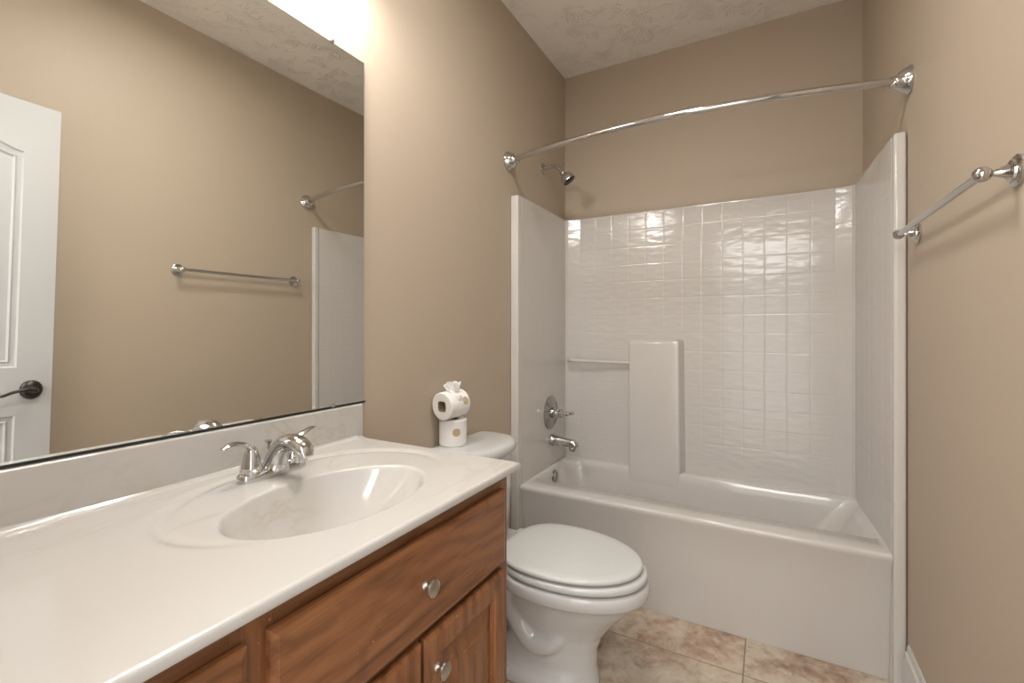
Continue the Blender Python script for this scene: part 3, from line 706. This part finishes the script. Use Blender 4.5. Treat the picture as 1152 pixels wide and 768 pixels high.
# ------------------------------------------------------------------ toilet paper
def roll_mesh(o, ax, R, h, rc, square=False, n=48):
    """outer skin and cardboard core"""
    d, a, b_ = frame(ax); o = Vector(o)
    def ring(r, hh, sq=0.0):
        out = []
        for k in range(n):
            t_ = 2 * PI * k / n; c, s_ = math.cos(t_), math.sin(t_)
            if sq: 
                rr = r / (abs(c) ** 4 + abs(s_) ** 4) ** 0.25 * 0.96
            else: rr = r * (1 + 0.006 * math.sin(3 * t_ + 1))
            out.append(o + d * hh + a * (rr * c) + b_ * (rr * s_))
        return out
    sq = 1.0 if square else 0.0
    paper = loft([ring(rc + 0.0015, h - 0.0005, sq), ring(R * 0.7, h), ring(R - 0.003, h), ring(R, h - 0.003), ring(R, 0.003), ring(R - 0.003, 0), ring(R * 0.7, 0), ring(rc + 0.0015, 0.0005, sq)], cap0=False, cap1=False)
    core = loft([ring(rc + 0.0015, 0.0, sq), ring(rc + 0.0015, h, sq), ring(rc, h, sq), ring(rc, 0.0, sq), ring(rc + 0.0015, 0.0, sq)], cap0=False, cap1=False)
    return paper, core
def patch(o, ax, R, ang, hc, r, n=24):
    """a round sticker lying on the curved side of the roll"""
    d, a, b_ = frame(ax); o = Vector(o); v_ = []; 
    for rr_ in (0.0, 0.5, 1.0):
        for k in range(n):
            t_ = 2 * PI * k / n; u = r * rr_ * math.cos(t_) / R; w = r * rr_ * math.sin(t_)
            v_.append(o + d * (hc + w) + (a * math.cos(ang + u) + b_ * math.sin(ang + u)) * (R + 0.0012))
    f_ = []
    for i in range(2):
        for k in range(n): f_.append((i * n + k, i * n + (k + 1) % n, (i + 1) * n + (k + 1) % n, (i + 1) * n + k))
    g = G(); g.add(v_, f_); return g
def ang_for(ax, target):
    d, a, b_ = frame(ax); tv = Vector(target); return math.atan2(tv.dot(b_), tv.dot(a))
r1o = Vector((-1.076, 1.458, 0.8222)); ax1 = Vector((0.0, -0.0, 1))
R1 = 0.0535; H1 = 0.100
ro = thing('toilet_paper_roll', r1o, 'upright white toilet paper roll standing on the toilet tank lid, under another roll', 'toilet paper')
p_, c_ = roll_mesh(r1o, ax1, R1, H1, 0.02)
obj('paper', p_, m_paper, ro); obj('cardboard_core', c_, m_core, ro)
obj('sticker', patch(r1o, ax1, R1, ang_for(ax1, (0.75, -0.62, 0)), 0.056, 0.0155), m_sticker, ro)['label'] = 'round tan sticker'
R2 = 0.0535
r2o = Vector((-1.080, 1.392, 0.8222 + H1 + R2 + 0.001)); ax2 = Vector((0.12, 1.0, 0.06)).normalized()
r2o.z += 0.0005
ro = thing('toilet_paper_roll', r2o, 'toilet paper roll lying sideways on top of the upright roll, tissue end sticking up', 'toilet paper')
p_, c_ = roll_mesh(r2o, ax2, R2, 0.104, 0.0195, True)
obj('paper', p_, m_paper, ro); obj('cardboard_core', c_, m_core, ro)
obj('sticker', patch(r2o, ax2, R2, ang_for(ax2, (1, 0, 0.28)), 0.078, 0.0155), m_sticker, ro)['label'] = 'round tan sticker'
# crumpled tissue end
random.seed(4)
tc = r2o + ax2 * 0.045 + Vector((0.012, 0, R2 * 0.93)); g = G(); nu, nv = 22, 9
for lay in range(3):
    v_ = []; 
    for j in range(nv):
        w = j / (nv - 1)
        for i in range(nu):
            u = i / (nu - 1) - 0.5
            fold = 0.007 * math.sin(u * 22 + lay * 2.1 + w * 2) * (0.25 + w)
            hgt = (0.040 + 0.007 * math.sin(u * 17 + lay) + 0.004 * random.random()) * w
            v_.append(tc + Vector((u * (0.040 + 0.004 * w) + 0.004 * w * (lay - 1), fold + (lay - 1) * 0.014 * (0.4 + 0.6 * w) + u * 0.012, hgt * 0.88 - abs(u) * 0.014 * w)))
    f_ = [(j * nu + i, j * nu + i + 1, (j + 1) * nu + i + 1, (j + 1) * nu + i) for j in range(nv - 1) for i in range(nu - 1)]
    g.add(v_, f_)
# flap lying on the roll towards the viewer's side
v_ = []; d, a, b_ = frame(ax2); a0 = ang_for(ax2, (0.1, 0, 1)); a1 = ang_for(ax2, (1, 0, 0.35))
if a1 - a0 > PI: a1 -= 2 * PI
if a1 - a0 < -PI: a1 += 2 * PI
for j in range(12):
    an = a0 + (a1 - a0) * j / 11
    for (hh) in (0.022 + 0.002 * j, 0.07 - 0.001 * j):
        v_.append(r2o + ax2 * hh + (a * math.cos(an) + b_ * math.sin(an)) * (R2 + 0.0015 + 0.003 * math.sin(j * 0.9)))
g.add(v_, [(2 * j, 2 * j + 1, 2 * j + 3, 2 * j + 2) for j in range(11)])
tis = obj('tissue_end', g, m_paper, ro, auto=80)
sl = tis.modifiers.new('solid', 'SOLIDIFY'); sl.thickness = 0.0006

# ------------------------------------------------------------------ vanity light above the mirror (its lamps light the room)
vl = thing('vanity_light', (XL, 0.66, 2.42), 'chrome wall light bar with three frosted shades above the mirror', 'wall light')
obj('back_plate', box(XL + 0.0005, XL + 0.022, 0.34, 0.98, 2.455, 2.565), m_chrome, vl, bevel=0.006)
for y in BULBS_Y:
    arm = obj('arm', tube([(XL + 0.022, y, 2.51), (XL + 0.07, y, 2.515), (XL + 0.115, y, 2.50), (XL + 0.125, y, 2.475)], 0.009), m_chrome, vl)
    shd = obj('lamp_shade', lathe((XL + 0.125, y, 2.478), (0, 0, -1), [(0, 0.020), (0.006, 0.026), (0.03, 0.036), (0.07, 0.050), (0.10, 0.064), (0.104, 0.066), (0.103, 0.062), (0.07, 0.046), (0.03, 0.032), (0.008, 0.02), (0.008, 0)], n=32), m_shade, vl)
    l = bpy.data.lights.new('bulb', 'POINT'); l.energy = BULB_W; l.color = BULB_COL; l.shadow_soft_size = 0.032
    lo = bpy.data.objects.new('bulb', l); COL.objects.link(lo); lo.location = (XL + 0.125, y, 2.375)
fx_ = thing('ceiling_fill_fixture', (CLX, CLY, ZC), 'unseen flush round fill light added on the ceiling, with a frosted glass drum', 'ceiling light')  # made-up fixture around the added fill lamp
obj('base_plate', lathe((CLX, CLY, ZC - 0.0005), (0, 0, -1), [(0, 0.15), (0.012, 0.15), (0.018, 0.14)], n=40), m_nickel, fx_)
obj('glass_drum', lathe((CLX, CLY, ZC - 0.018), (0, 0, -1), [(0, 0.135), (0.04, 0.135), (0.05, 0.128), (0.056, 0.10), (0.058, 0.0)], n=40), m_shade, fx_)
for o in bpy.data.objects:
    if '_o' in o: del o['_o']
